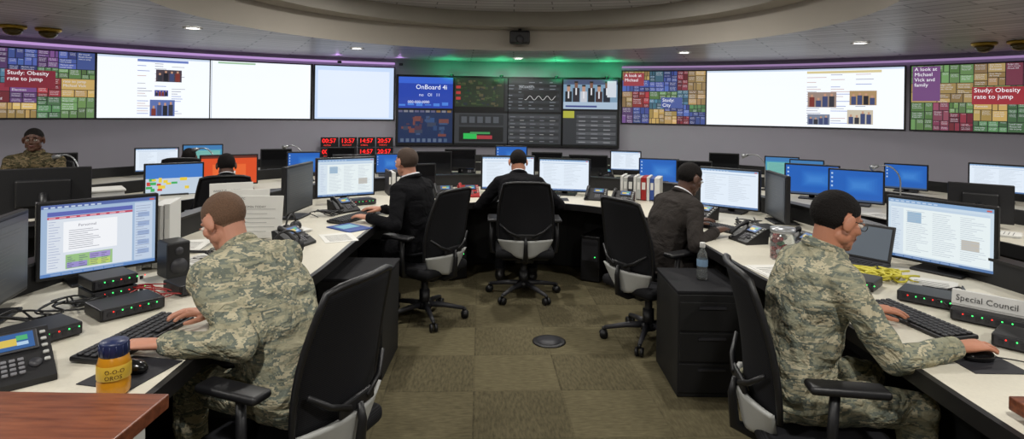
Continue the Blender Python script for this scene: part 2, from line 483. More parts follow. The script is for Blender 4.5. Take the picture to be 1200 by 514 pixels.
    if collar:
        o.tube(circ(N+V((0, 0, .014)), .063, A[6]*.8+.15), .010, collar, 8, closed=True)
        o.tube(circ(N+V((0, 0, -.004)), .074, A[6]*.8+.15), .016, cloth, 8, closed=True)
    else:
        o.tube(circ(N+V((0, 0, .004)), .070, A[6]*.8+.1), .016, cloth, 8, closed=True)
        o.tube(circ(N+V((0, 0, .020)), .064, A[6]*.8+.1), .009, cloth, 8, closed=True)
    ob = o.build((pos[0], pos[1], 0), yaw)
    return ob

person('man_in_camouflage_uniform', (-.79, 2.25), (-.90, .44), lean=35, hy=6, hp=32, handL=(-1.19, 2.04, .785), handR=(-1.18, 2.36, .785),
       cloth=camo, skin=skin_fair, hair=hair_buzz, vox=.007, hstyle='buzz', elbow_out=.9, wr=.028)
person('man_in_camouflage_uniform', (1.10, 2.34), (.995, .06), lean=14, hy=4, hp=18, handL=(1.50, 2.52, .785), handR=(1.58, 2.10, .79),
       cloth=camo, skin=skin_tan, hair=hair_black, vox=.007, hstyle='short', glasses=True, elbow_out=.5, wr=.028, scale=.94, hipz=.54)
person('man_in_suit', (-.70, 4.62), (-.85, .45), lean=10, hy=-14, hp=6, handL=(-1.06, 4.45, .785), handR=(-1.05, 4.85, .785),
       cloth=suit_black, skin=skin_fair, hair=hair_brown, vox=.009, hstyle='receding', collar=shirt_w, shoes=shoe_m, wr=.012, scale=.93, hipz=.53)
person('man_in_suit', (.08, 5.22), (-.05, 1), lean=27, hy=4, hp=28, handL=(-.12, 5.66, .785), handR=(.30, 5.66, .785),
       cloth=suit_black, skin=skin_tan, hair=hair_black, vox=.009, collar=shirt_w, shoes=shoe_m, elbow_out=1.2, wr=.012, scale=.95, hipz=.52)
person('man_in_suit', (1.04, 4.22), (.85, .4), lean=24, hy=-4, hp=24, handL=(1.38, 4.5, .785), handR=(1.42, 4.12, .785),
       cloth=suit_grey, skin=skin_dark, hair=hair_black, vox=.009, collar=shirt_w, shoes=shoe_m, wr=.012, lip=lip_d, scale=.93, hipz=.52)
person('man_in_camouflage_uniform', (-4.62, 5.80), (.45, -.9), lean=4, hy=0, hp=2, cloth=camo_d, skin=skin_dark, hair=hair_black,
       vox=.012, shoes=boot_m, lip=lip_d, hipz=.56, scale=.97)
person('man_in_suit', (-2.56, 5.38), (-.45, .9), lean=24, hy=0, hp=20, cloth=suit_black, skin=skin_dark, hair=hair_black, vox=.012, shoes=shoe_m, collar=shirt_w, lip=lip_d, hipz=.47, scale=.88)
person('man_in_suit', (-3.82, 7.0), (-.35, .9), lean=30, hy=0, hp=20, cloth=suit_black, skin=skin_dark, hair=hair_black, vox=.014, shoes=shoe_m, collar=shirt_w, lip=lip_d, hipz=.45, scale=.84)

# ------------------------------------------------------------------ chair
def chair(pos, fdir, name='mesh_office_chair'):
    o = MB(name)
    o.box((0, .0, .405), (.49, .47, .075), mesh_m, bev=.034, seg=4)
    o.box((0, 0, .362), (.40, .38, .03), blk, bev=.012)
    def bk(u, v):
        w = .205+.035*sin(pi*min(1, v*.8+.15))-.025*v
        return V((u*w, -.235-.085*v+.02*sin(pi*v)+.055*u*u*(1-.3*v), .50+.51*v-.02*u**4*v))
    o.sheet(bk, 12, 12, .012, mesh_m)
    per = [bk(-1+2*i/8, 0) for i in range(8)]+[bk(1, i/8) for i in range(8)]+[bk(1-2*i/8, 1) for i in range(8)]+[bk(-1, 1-i/8) for i in range(8)]
    o.tube(per, .013, blk, 8, closed=True)
    # pale crescent shell under the mesh
    def sh(u, v):
        w = .13+.10*v**.45
        return V((u*w, -.272+.03*(1-v)+.060*u*u, .375+.155*v+.03*u*u*(1-v)))
    o.sheet(sh, 14, 8, .020, lgrey)
    o.tube([(0, -.02, .35), (0, -.20, .345), (0, -.285, .375), (0, -.298, .50), (0, -.285, .56)], [.03, .03, .022, .016, .012], blk, 10)
    o.box((0, -.272, .56), (.20, .018, .05), blk, bev=.008)
    for sx in (-1, 1):
        o.tube([(sx*.05, -.28, .56), (sx*.14, -.268, .60), (sx*.215, -.235, .66)], [.012, .011, .009], blk, 8)
        o.tube([(sx*.2, -.02, .365), (sx*.275, -.03, .39), (sx*.285, -.03, .5), (sx*.28, -.02, .645)], [.017, .02, .018, .017], blk, 10)
        o.box((sx*.275, .02, .662), (.085, .26, .03), blk, bev=.013, seg=3)
    o.cyl((0, 0, .12), (0, 0, .36), .027, steel); o.cyl((0, 0, .09), (0, 0, .22), .04, blk)
    o.box((0, -.02, .335), (.16, .26, .05), blk, bev=.015)
    o.lathe([(.02, .075), (.055, .08), (.055, .12), (.035, .13)], blk)
    for k in range(5):
        a = 2*pi*k/5+.3; dx, dy = cos(a), sin(a)
        o.tube([(dx*.03, dy*.03, .11), (dx*.16, dy*.16, .10), (dx*.305, dy*.305, .075)], [.024, .02, .014], dgrey, 8)
        c = V((dx*.31, dy*.31, .03)); px, py = -dy, dx
        o.cyl((c.x, c.y, .055), (c.x, c.y, .08), .012, blk, seg=10)
        for q in (-1, 1):
            o.cyl((c.x+px*q*.008, c.y+py*q*.008, .03), (c.x+px*q*.026, c.y+py*q*.026, .03), .03, blk, seg=16)
    return o.build((pos[0], pos[1], 0), atan2(-fdir[0], fdir[1]))
chair((-.79, 2.22), (-.93, .36))
chair((1.18, 2.32), (.985, -.14))
chair((-.65, 4.58), (-.84, .54))
chair((.12, 5.17), (-.03, 1))
chair((.98, 4.20), (.85, .52))
chair((-4.60, 5.88), (.45, -.9)); chair((-2.54, 5.3), (-.45, .9)); chair((-3.78, 6.93), (-.35, .9))

# ------------------------------------------------------------------ room shell
def shell():
    n = 120
    o = MB('wall_round')
    vs = []; fs = []
    for k in range(n):
        a = 2*pi*k/n
        for z in (0, 2.5): vs.append((CX+WR*sin(a), CY+WR*cos(a), z))
        for z in (0, 2.5): vs.append((CX+(WR+.15)*sin(a), CY+(WR+.15)*cos(a), z))
    for k in range(n):
        a = k*4; b = ((k+1) % n)*4
        fs += [(a, b, b+1, a+1), (a+2, a+3, b+3, b+2), (a+1, b+1, b+3, a+3)]
    o.add(vs, fs, wall_m, True); o.build()
    f = MB('floor'); f.add([(WR*1.03*sin(2*pi*k/n), CY+WR*1.03*cos(2*pi*k/n), 0) for k in range(n)], [list(range(n))], floor_mat()); f.build()
    c = MB('ceiling'); cm = ceil_mat()
    ex, ey, ea, eb = 0, 5.75, 3.2, 3.28
    def ell(k, z, s=1): 
        a = 2*pi*k/n; return (ex+ea*s*sin(a), ey+eb*s*cos(a), z)
    def wallp(k, z):
        a = 2*pi*k/n; dx, dy = sin(a), cos(a); oy = ey-CY
        bq = oy*dy; cq = oy*oy-(WR+.1)**2; t = -bq+sqrt(bq*bq-cq)
        return (ex+dx*t, ey+dy*t, z)
    A = [ell(k, 2.5) for k in range(n)]; B = [wallp(k, 2.5) for k in range(n)]
    c.add(A+B, [(k, n+k, n+(k+1) % n, (k+1) % n) for k in range(n)], cm)
    def band(p, q, m):
        c.add(p+q, [(k, (k+1) % n, n+(k+1) % n, n+k) for k in range(n)], m, True)
    B1 = [ell(k, 2.82) for k in range(n)]; band(A, B1, fascia_m)
    B2 = [ell(k, 2.82, .90) for k in range(n)]; band(B1, B2, fascia_m)
    B3 = [ell(k, 3.02, .88) for k in range(n)]; band(B2, B3, upper_m)
    c.add(B3, [list(range(n))], cm)
    c.build()
shell()
def wtext(o, s, phi, z, size, mat, off):
    vs, fs = text_mesh(s); out = []
    for v in vs:
        a = radians(phi)+v.x*size/(WR-off)
        out.append((CX+(WR-off)*sin(a), CY+(WR-off)*cos(a), z+v.y*size))
    o.add(out, fs, mat)
def wpatch(o, p0, p1, z0, z1, mat, off):
    n = max(1, int(abs(p1-p0)/1.5+.99)); vs = []; fs = []
    for i in range(n+1):
        a = radians(p0+(p1-p0)*i/n); x = (WR-off)*sin(a); y = CY+(WR-off)*cos(a)
        vs += [(x, y, z0), (x, y, z1)]
    for i in range(n): a = i*2; fs.append((a, a+2, a+3, a+1))
    o.add(vs, fs, mat)
def wslab(o, p0, p1, z0, z1, mat, off0, off1):
    n = max(1, int(abs(p1-p0)/1.5+.99)); vs = []; fs = []
    for i in range(n+1):
        a = radians(p0+(p1-p0)*i/n)
        for r, z in ((WR-off0, z0), (WR-off1, z0), (WR-off1, z1), (WR-off0, z1)): vs.append((r*sin(a), CY+r*cos(a), z))
    for i in range(n):
        a = i*4
        for j in range(4): fs.append((a+j, a+4+j, a+4+(j+1) % 4, a+(j+1) % 4))
    fs += [(0, 1, 2, 3), (n*4+3, n*4+2, n*4+1, n*4)]
    o.add(vs, fs, mat)
Z0, Z1 = 1.40, 2.335
white_e = E(243, 248, 255, 1.05); pale_e = E(200, 220, 250, 1.0)
def screen(name, segs, p0, p1):
    o = MB(name); wslab(o, p0-.15, p1+.15, Z0-.02, Z1+.02, blk, 0.006, .03)
    for f in segs: f(o)
    return o.build()
def zf(v): return Z0+(Z1-Z0)*v
tcol = [(150, 55, 62), (120, 45, 58), (80, 120, 80), (100, 132, 82), (180, 150, 90), (158, 132, 88), (72, 88, 150), (60, 72, 130), (105, 72, 122), (75, 112, 130), (138, 72, 92)]
words = ['Study: Obesity', 'rate to jump', 'Storm warning', 'Budget talks', 'City Council', 'Markets open', 'Local news', 'Air travel', 'Election', 'Michael Vick', 'Vote today', 'House bill', 'Road closed', 'Forecast']
def treemap(p0, p1, seed, big=()):
    def f(o):
        rnd = random.Random(seed)
        tx = E(225, 225, 232, .85)
        def rec(a, b, c, d, dep, hue):
            w = (b-a)*.154; h = (d-c)*(Z1-Z0)
            if dep == 0 or (dep < 3 and rnd.random() < .12):
                k = rnd.uniform(.8, 1.2); col = tuple(min(255, int(x*k/8)*8) for x in hue)
                wpatch(o, a, b, zf(c), zf(d), E(*col), .036)
                zt = zf(d)-.004
                for rep in range(3):
                    wd = rnd.choice(words); sz = min(h*.42, w*.92/(len(wd)*.56), .06)
                    if sz < .010 or zt-sz*1.05 < zf(c): break
                    wtext(o, wd, a+.1, zt-sz*.9, sz, tx, .042); zt -= sz*1.1
                return
            k = rnd.uniform(.35, .65)
            if dep < 6: hues = (hue, hue) if dep < 4 else (rnd.choice(tcol), rnd.choice(tcol))
            else: hues = (rnd.choice(tcol), rnd.choice(tcol))
            if w > h*1.6 or (w > h and rnd.random() < .5):
                mm = a+(b-a)*k; rec(a, mm-.03, c, d, dep-1, hues[0]); rec(mm+.03, b, c, d, dep-1, hues[1])
            else:
                mm = c+(d-c)*k; rec(a, b, c, mm-.004, dep-1, hues[0]); rec(a, b, mm+.004, d, dep-1, hues[1])
        wpatch(o, p0, p1, Z0, Z1, E(24, 24, 32), .033)
        n = 3
        for i in range(n): rec(p0+(p1-p0)*i/n, p0+(p1-p0)*(i+1)/n-.06, 0, 1, 6, rnd.choice(tcol))
        for (a, b, c, d, col, ls) in big:
            wpatch(o, a, b, zf(c), zf(d), E(*col), .047)
            sz = min((b-a)*.148/(max(len(l) for l in ls)*.5), (zf(d)-zf(c))/(len(ls)*1.1))
            for i, l in enumerate(ls): wtext(o, l, a+.15, zf(d)-sz*(.9+1.05*i), sz, E(245, 245, 250), .053)
    return f
def plain(p0, p1, m):
    return lambda o: wpatch(o, p0, p1, Z0, Z1, m, .034)
def webpage(p0, p1, c0, c1, seed, pics):
    def f(o):
        wpatch(o, p0, p1, Z0, Z1, white_e, .034)
        wpatch(o, p0, p1, zf(.97), zf(1), E(200, 215, 235), .038)
        rnd = random.Random(seed)
        for k in range(22):
            v = .93-.041*k
            for j in range(3):
                cx = c0+(c1-c0)*j/3
                if rnd.random() < .25: continue
                L = rnd.uniform(.12, .29)*(c1-c0)
                wpatch(o, cx, cx+L, zf(v), zf(v+.010), E(*rnd.choice([(150, 150, 165), (130, 145, 200), (175, 175, 180), (200, 170, 160)])), .038)
        wpatch(o, c0, c1, zf(.92), zf(.96), E(*pics[0]), .039)
        for (a, b, c, d, col) in pics[1:]:
            wpatch(o, a, b, zf(c), zf(d), E(*col), .041)
            w = b-a; h = d-c
            for j in range(4):
                x = a+w*(.06+.23*j); t = rnd.uniform(.45, .75)
                wpatch(o, x, x+w*.18, zf(c+h*.03), zf(c+h*t), E(*rnd.choice([(30, 30, 40), (120, 50, 45), (60, 70, 110), (50, 50, 60)])), .043)
                wpatch(o, x+w*.05, x+w*.13, zf(c+h*t), zf(c+h*(t+.17)), E(190, 145, 120), .044)
    return f
screen('projection_screen', [treemap(-57, -43.95, 3, [(-50.6, -47.0, .44, .70, (120, 35, 50), ['Study: Obesity', 'rate to jump'])]),
    webpage(-43.8, -34.0, -40.5, -36.0, 4, [(110, 130, 195), (-38.9, -36.6, .60, .80, (70, 60, 70)), (-39.4, -37.2, .03, .3, (90, 110, 170)), (-39.0, -37.8, .36, .46, (60, 70, 150))]),
    plain(-33.9, -23.7, white_e), lambda o: (wpatch(o, -33.2, -29.5, zf(.955), zf(.985), E(160, 195, 160), .04), wpatch(o, -33.85, -33.75, zf(0), zf(1), E(200, 210, 220), .04))], -57, -23.6)
screen('projection_screen', [plain(-23.2, -14.3, pale_e), lambda o: wpatch(o, -22.9, -14.8, zf(.03), zf(.92), E(226, 237, 255, 1.0), .04)], -23.2, -14.3)
screen('projection_screen', [treemap(13.3, 22.8, 11, [(13.4, 15.8, .72, .97, (150, 60, 70), ['A look at', 'Michael']), (17.8, 20.2, .3, .5, (72, 88, 150), ['Study:', 'City'])]), webpage(22.9, 41.9, 33.2, 40.0, 8, [(215, 200, 150), (33.3, 36.0, .34, .60, (150, 130, 120)), (37.0, 39.3, .06, .30, (200, 190, 170)), (37.2, 39.6, .38, .62, (170, 140, 100)), (33.3, 35.4, .04, .22, (120, 130, 150))])], 13.3, 41.9)
screen('projection_screen', [treemap(42.5, 57, 5, [(47.2, 51.2, .40, .66, (150, 45, 55), ['Study: Obesity', 'rate to jump']), (42.6, 44.8, .45, .99, (110, 70, 120), ['A look at', 'Michael', 'Vick and', 'family'])])], 42.5, 57)

def videowall():
    o = MB('video_wall')
    a0, a1, b0, b1 = -14.0, 13.0, .93, 2.22
    wslab(o, a0, a1, b0, b1, blk, 0.006, .10)
    def P(x0, y0, x1, y1, m, off=.103):
        wpatch(o, a0+(a1-a0)*x0, a0+(a1-a0)*x1, b0+(b1-b0)*y0, b0+(b1-b0)*y1, m, off)
    def TX(s, x, y, sz, m): wtext(o, s, a0+(a1-a0)*x, b0+(b1-b0)*y, sz, m, .118)
    rnd = random.Random(5)
    P(.01, .53, .25, .97, E(28, 62, 165)); P(.01, .88, .25, .97, E(50, 95, 205), .105)
    for k in range(6): P(.012+.038*k, .56+.01*(k % 2), .04+.038*k, .585+.015*(k % 3), E(70, 125, 215), .106)
    TX('OnBoard 4i', .085, .80, .12, E(240, 245, 255)); TX('no   OI   11', .10, .70, .08, E(220, 230, 255)); TX('000-000-0000', .05, .60, .07, E(230, 235, 255))
    P(.01, .04, .25, .50, E(18, 38, 76))
    for k in range(26):
        x = .02+rnd.random()*.18; y = .12+rnd.random()*.28; P(x, y, x+rnd.uniform(.01, .045), y+rnd.uniform(.02, .07), E(*rnd.choice([(70, 45, 62), (50, 58, 80), (105, 58, 56), (52, 72, 108), (35, 60, 100), (42, 70, 116)])), .105+k*.0003)
    for k in range(10): P(.01+.024*k, .47, .028+.024*k, .50, E(*rnd.choice([(120, 120, 130), (90, 90, 120), (130, 100, 60)])), .114)
    for k in range(9): P(.02+.024*k, .05, .035+.024*k, .10, E(*rnd.choice([(60, 80, 110), (80, 95, 120)])), .114)
    P(.26, .56, .48, .97, E(30, 42, 26))
    for k in range(80):
        x = .265+rnd.random()*.19; y = .57+rnd.random()*.36; P(x, y, x+rnd.uniform(.004, .022), y+rnd.uniform(.01, .04), E(*rnd.choice([(48, 66, 36), (62, 72, 44), (22, 48, 30), (78, 72, 50), (28, 36, 46), (36, 58, 30)])), .105+k*.0001)
    for k in range(3): P(.265, .66+.08*k, .285, .70+.08*k, E(170, 50, 50), .114)
    P(.485, .50, .74, .97, E(34, 36, 40))
    for r in range(9):
        P(.495, .53+.047*r, .73, .565+.047*r, E(*((26, 28, 31) if r % 2 else (44, 47, 52))), .105)
        for c in range(5):
            if rnd.random() < .7: P(.50+.047*c, .54+.047*r, .51+.047*c+rnd.random()*.02, .55+.047*r, E(120, 126, 134), .107)
    P(.57, .66, .72, .80, E(20, 21, 24), .109)
    o.tube([((WR-.12)*sin(radians(a0+(a1-a0)*x)), CY+(WR-.12)*cos(radians(a0+(a1-a0)*x)), b0+(b1-b0)*(.70+.03*sin(x*160))) for x in [.575+.14*i/24 for i in range(25)]], .005, E(190, 190, 190), 4)
    TX('INCIDENTS', .55, .84, .055, E(190, 195, 200))
    P(.26, .04, .74, .47, E(50, 52, 56))
    P(.28, .06, .48, .27, E(15, 16, 18), .105); P(.30, .10, .36, .18, E(40, 180, 80), .107); P(.36, .10, .43, .15, E(160, 50, 60), .107); P(.33, .17, .42, .20, E(60, 140, 80), .108)
    for r in range(8):
        P(.50, .06+.05*r, .73, .095+.05*r, E(*((64, 66, 70) if r % 2 else (40, 42, 45))), .105)
        for c in range(5):
            P(.51+.045*c, .07+.05*r, .525+.045*c+rnd.random()*.012, .08+.05*r, E(*rnd.choice([(110, 112, 120), (90, 94, 100), (140, 140, 140)])), .107)
    P(.28, .30, .48, .45, E(34, 36, 40), .105)
    for c in range(5): P(.29+.036*c, .33, .315+.036*c, .42, E(74, 78, 84), .107)
    P(.75, .55, .99, .97, E(120, 150, 175)); P(.75, .90, .99, .97, E(70, 80, 110), .104)
    for k in range(6):
        x = .758+.034*k; h = .80+.05*((k*3) % 2); P(x, .64, x+.030, h, E(*[(22, 26, 36), (40, 36, 46), (190, 195, 205), (24, 24, 32), (60, 40, 44), (28, 34, 50)][k]), .105+.0004*k); P(x+.008, h, x+.022, h+.08, E(*[(180, 140, 120), (120, 85, 70)][k % 2]), .108); P(x+.007, h+.07, x+.023, h+.095, E(40, 30, 26), .109)
        P(x+.012, h-.10, x+.018, h, E(220, 220, 225), .109)
    P(.75, .55, .99, .65, E(165, 185, 205), .110); P(.945, .72, .985, .95, E(205, 212, 222), .110); P(.76, .575, .90, .60, E(60, 70, 130), .112)
    P(.75, .04, .99, .52, E(44, 46, 50)); P(.75, .42, .80, .52, E(170, 170, 60), .105)
    for r in range(7):
        P(.81, .06+.06*r, .985, .105+.06*r, E(*((60, 62, 66) if r % 2 else (78, 80, 84))), .105)
        for c in range(3): P(.82+.055*c, .07+.06*r, .85+.055*c, .085+.06*r, E(*rnd.choice([(125, 126, 130), (110, 112, 118)])), .107)
    for x in (.255, .5, .745): P(x-.002, .02, x+.002, .98, blk_g, .116)
    o.build()
videowall()
# clocks
o = MB('digital_clock_bank')
for r in range(2):
    for c in range(4):
        ph = -22.6+c*2.1; z = 1.0-r*.19
        wslab(o, ph, ph+1.95, z-.085, z+.085, blk, .2, .26)
        wtext(o, ['00:57', '13:57', '14:57', '20:57'][c], ph+.12, z-.01, .105, E(255, 30, 30, 2.2), .265)
        wtext(o, ['ALPHA', 'KUWAIT', 'KABUL', 'TOKYO'][c], ph+.3, z-.065, .04, E(255, 60, 50, 1.2), .265)
for c in (-21.5, -16.5): wslab(o, c, c+.3, 0, .75, blk, .2, .23)
wslab(o, -22.6, -14.6, .66, .72, blk, .006, .24)
o.build()
o = MB('cove_light_strip'); wslab(o, -57, -14.2, 2.40, 2.435, E(200, 160, 225, .85), .006, .05); o.build()
o = MB('cove_light_strip'); wslab(o, 13.2, 57, 2.40, 2.43, E(190, 155, 210, .6), .006, .05); o.build()
def point(name, loc, col, w, size=.1, typ='AREA', rot=(0, 0, 0), parent=None):
    l = bpy.data.lights.new(name, typ); l.energy = w; l.color = col
    if typ == 'AREA': l.shape = 'DISK'; l.size = size
    else: l.shadow_soft_size = size
    ob = bpy.data.objects.new(name, l); ob.location = loc; ob.rotation_euler = rot
    scene.collection.objects.link(ob)
    if parent: ob.parent = parent
    return ob
for x, w in ((-1.1, 2.2), (-.2, 3.6), (.8, 3.6), (1.7, 3.0)):
    o = MB('accent_lamp'); o.cyl((0, 0, 0), (0, 0, .04), .035, blk); o.cyl((0, 0, .04), (0, 0, .045), .028, E(50, 200, 110, 1.0)); p = o.build((x, 10.86-.03*x*x, 2.19))
    point('lamp', (0, -.16, .0), (.05, 1, .38), w, .08, 'AREA', rot=(pi-.3, 0, 0), parent=p)
for x, y in ((-3.0, 10.35), (-2.0, 10.7)):
    o = MB('accent_lamp'); o.cyl((0, 0, 0), (0, 0, .04), .035, blk); p = o.build((x, y, 2.37))
    point('lamp', (0, -.12, .05), (.7, .35, 1), .3, .06, 'AREA', rot=(pi, 0, 0), parent=p)

# downlights
LC = (1, .97, .91)
def downlight(x, y, z, w, col=LC, size=.14, es=12):
    o = MB('recessed_downlight')
    o.lathe([(.080, -.004), (.085, -.014), (.105, -.012), (.11, -.001)], white_pl, cap=False)
    o.lathe([(.082, -.004), (0, -.004)], pm('lamp_lens', (1, .96, .9, 1), emit=es), cap=False)
    p = o.build((x, y, z))
    if w: point('lamp', (0, 0, -.018), col, w, size, parent=p)
for x, y in ((-3.7, 6.9), (-2.35, 9.0), (.1, 10.3), (2.55, 8.9), (4.3, 7.4)): downlight(x, y, 2.499, 12)
for x, y in ((-3.3, 1.2), (3.3, 1.2), (-4.0, 3.6), (4.0, 3.6), (-1.1, .9), (1.1, .9), (-6, 4), (6, 4), (0, -2)): downlight(x, y, 2.499, 31)
for x, y in ((-1.3, 3.9), (1.3, 3.9), (0, 5.6), (-1.6, 6.8), (1.6, 6.8)): downlight(x, y, 3.018, 30)
brass = pm('brass', S(190, 155, 60), .35, .8)
for x, y in ((-5.82, 6.95), (-5.6, 7.2), (5.72, 7.25), (5.95, 7.0)):
    o = MB('ceiling_dome_camera'); o.lathe([(.13, 0), (.135, -.02), (.12, -.035), (.10, -.04)], brass); o.lathe([(.10, -.04), (.095, -.07), (.07, -.10), (.035, -.115), (0, -.12)], pm('smoked_dome', S(90, 74, 34), .15)); o.build((x, y, 2.5))
o = MB('ceiling_sensor'); o.box((0, 0, 0), (.3, .12, .2), blk, bev=.03); o.sph((0, -.06, -.03), (.06, .04, .06), dgrey); o.cyl((0, 0, .08), (0, .1, .12), .03, blk); o.build((.1, 8.86, 2.68))

# ------------------------------------------------------------------ desks
def catmull(pts, n=6):
    out = []; P = [V((*p, 0)) for p in pts]; P = [P[0]*2-P[1]]+P+[P[-1]*2-P[-2]]
    for i in range(1, len(P)-2):
        for k in range(n):
            t = k/n; a, b, c, d = P[i-1], P[i], P[i+1], P[i+2]
            out.append(.5*((2*b)+(c-a)*t+(2*a-5*b+4*c-d)*t*t+(3*b-a-3*c+d)*t*t*t))
    out.append(P[-2]); return out
def normals(path):
    N = []
    for i in range(len(path)):
        t = (path[min(i+1, len(path)-1)]-path[max(i-1, 0)]).normalized(); N.append(V((-t.y, t.x, 0)))
    return N
def strip(o, path, N, o0, o1, z0, z1, mat):
    vs = []; fs = []
    for p, n in zip(path, N):
        for off, z in ((o0, z0), (o1, z0), (o1, z1), (o0, z1)):
            q = p+n*off; vs.append((q.x, q.y, z))
    for i in range(len(path)-1):
        a = i*4
        for j in range(4): fs.append((a+j, a+4+j, a+4+(j+1) % 4, a+(j+1) % 4))
    L = (len(path)-1)*4
    fs += [(0, 1, 2, 3), (L+3, L+2, L+1, L)]
    o.add(vs, fs, mat)
inner = [(-1.06, 1.35), (-1.06, 1.8), (-1.07, 2.2), (-1.03, 2.7), (-1.0, 3.2), (-1.0, 3.9), (-.97, 4.6), (-.80, 5.15), (-.42, 5.48), (.1, 5.6), (.62, 5.48), (1.0, 5.1), (1.2, 4.5), (1.27, 3.8), (1.31, 3.2), (1.37, 2.75), (1.39, 2.3), (1.38, 1.8), (1.38, 1.35)]
path = catmull(inner, 5); NN = normals(path)
o = MB('horseshoe_console_desk')
strip(o, path, NN, .02, 1.20, .71, .74, laminate)
strip(o, path, NN, -.005, .0199, .685, .742, edge_m)
strip(o, path, NN, .58, .62, .02, .709, panel_m)
strip(o, path, NN, 1.14, 1.22, 0, .86, panel_m)
strip(o, path, NN, 1.13, 1.23, .861, .875, edge_m)
o.build()
def arc(a, b, cx, cy, t0, t1, n=60):
    return [V((cx+a*sin(radians(t0+(t1-t0)*i/n)), cy+b*cos(radians(t0+(t1-t0)*i/n)), 0)) for i in range(n+1)]
DR2, DR3 = .70, .68
for (a, b, w, z) in ((3.7, 5.0, .85, DR2), (5.6, 6.9, .7, DR3)):
    p = arc(a, b, 0, 3, -98, 98); N2 = normals(p)
    o = MB('curved_console_desk')
    strip(o, p, N2, 0, w, z-.035, z, laminate)
    strip(o, p, N2, .35, .40, 0, z-.036, panel_m)
    strip(o, p, N2, -.03, -.001, z-.09, z+.002, edge_m)
    strip(o, p, N2, w+.001, w+.05, 0, z+.12, panel_m)
    o.build()
def pedestal(x0, x1, y0, y1, h):
    o = MB('drawer_pedestal'); w = x1-x0; d = y1-y0
    o.box((0, 0, (h-.02)/2), (w, d, h-.022), panel_m, bev=.006); o.box((0, 0, h-.010), (w+.01, d+.01, .020), pm('pedestal_top', S(30, 30, 33), .8, spec=.2), bev=.005)
    for k in range(3):
        z = .03+k*(h-.08)/3; hh = (h-.08)/3-.012
        o.box((0, -d/2-.004, z+hh/2), (w-.02, .012, hh), panel_m, bev=.003); o.box((0, -d/2-.016, z+hh-.03), (w*.4, .012, .012), dgrey)
    o.build(((x0+x1)/2, (y0+y1)/2, 0))
pedestal(.95, 1.33, 3.36, 3.85, .60)
pedestal(-1.13, -.74, 3.5, 4.0, .60)
for (x0, x1, y0, y1, z) in ((-2.4, -.94, .9, 1.66, .80), (1.44, 2.4, .9, 1.72, .80)):
    o = MB('wood_service_counter'); w = x1-x0; d = y1-y0
    o.box((0, 0, z-.02), (w, d, .04), wood_m, bev=.004); o.box((0, -.02, (z-.04)/2), (w-.06, d-.08, z-.042), white_pl); o.box((0, 0, .04), (w-.03, d-.04, .08), edge_m)
    o.build(((x0+x1)/2, (y0+y1)/2, 0))

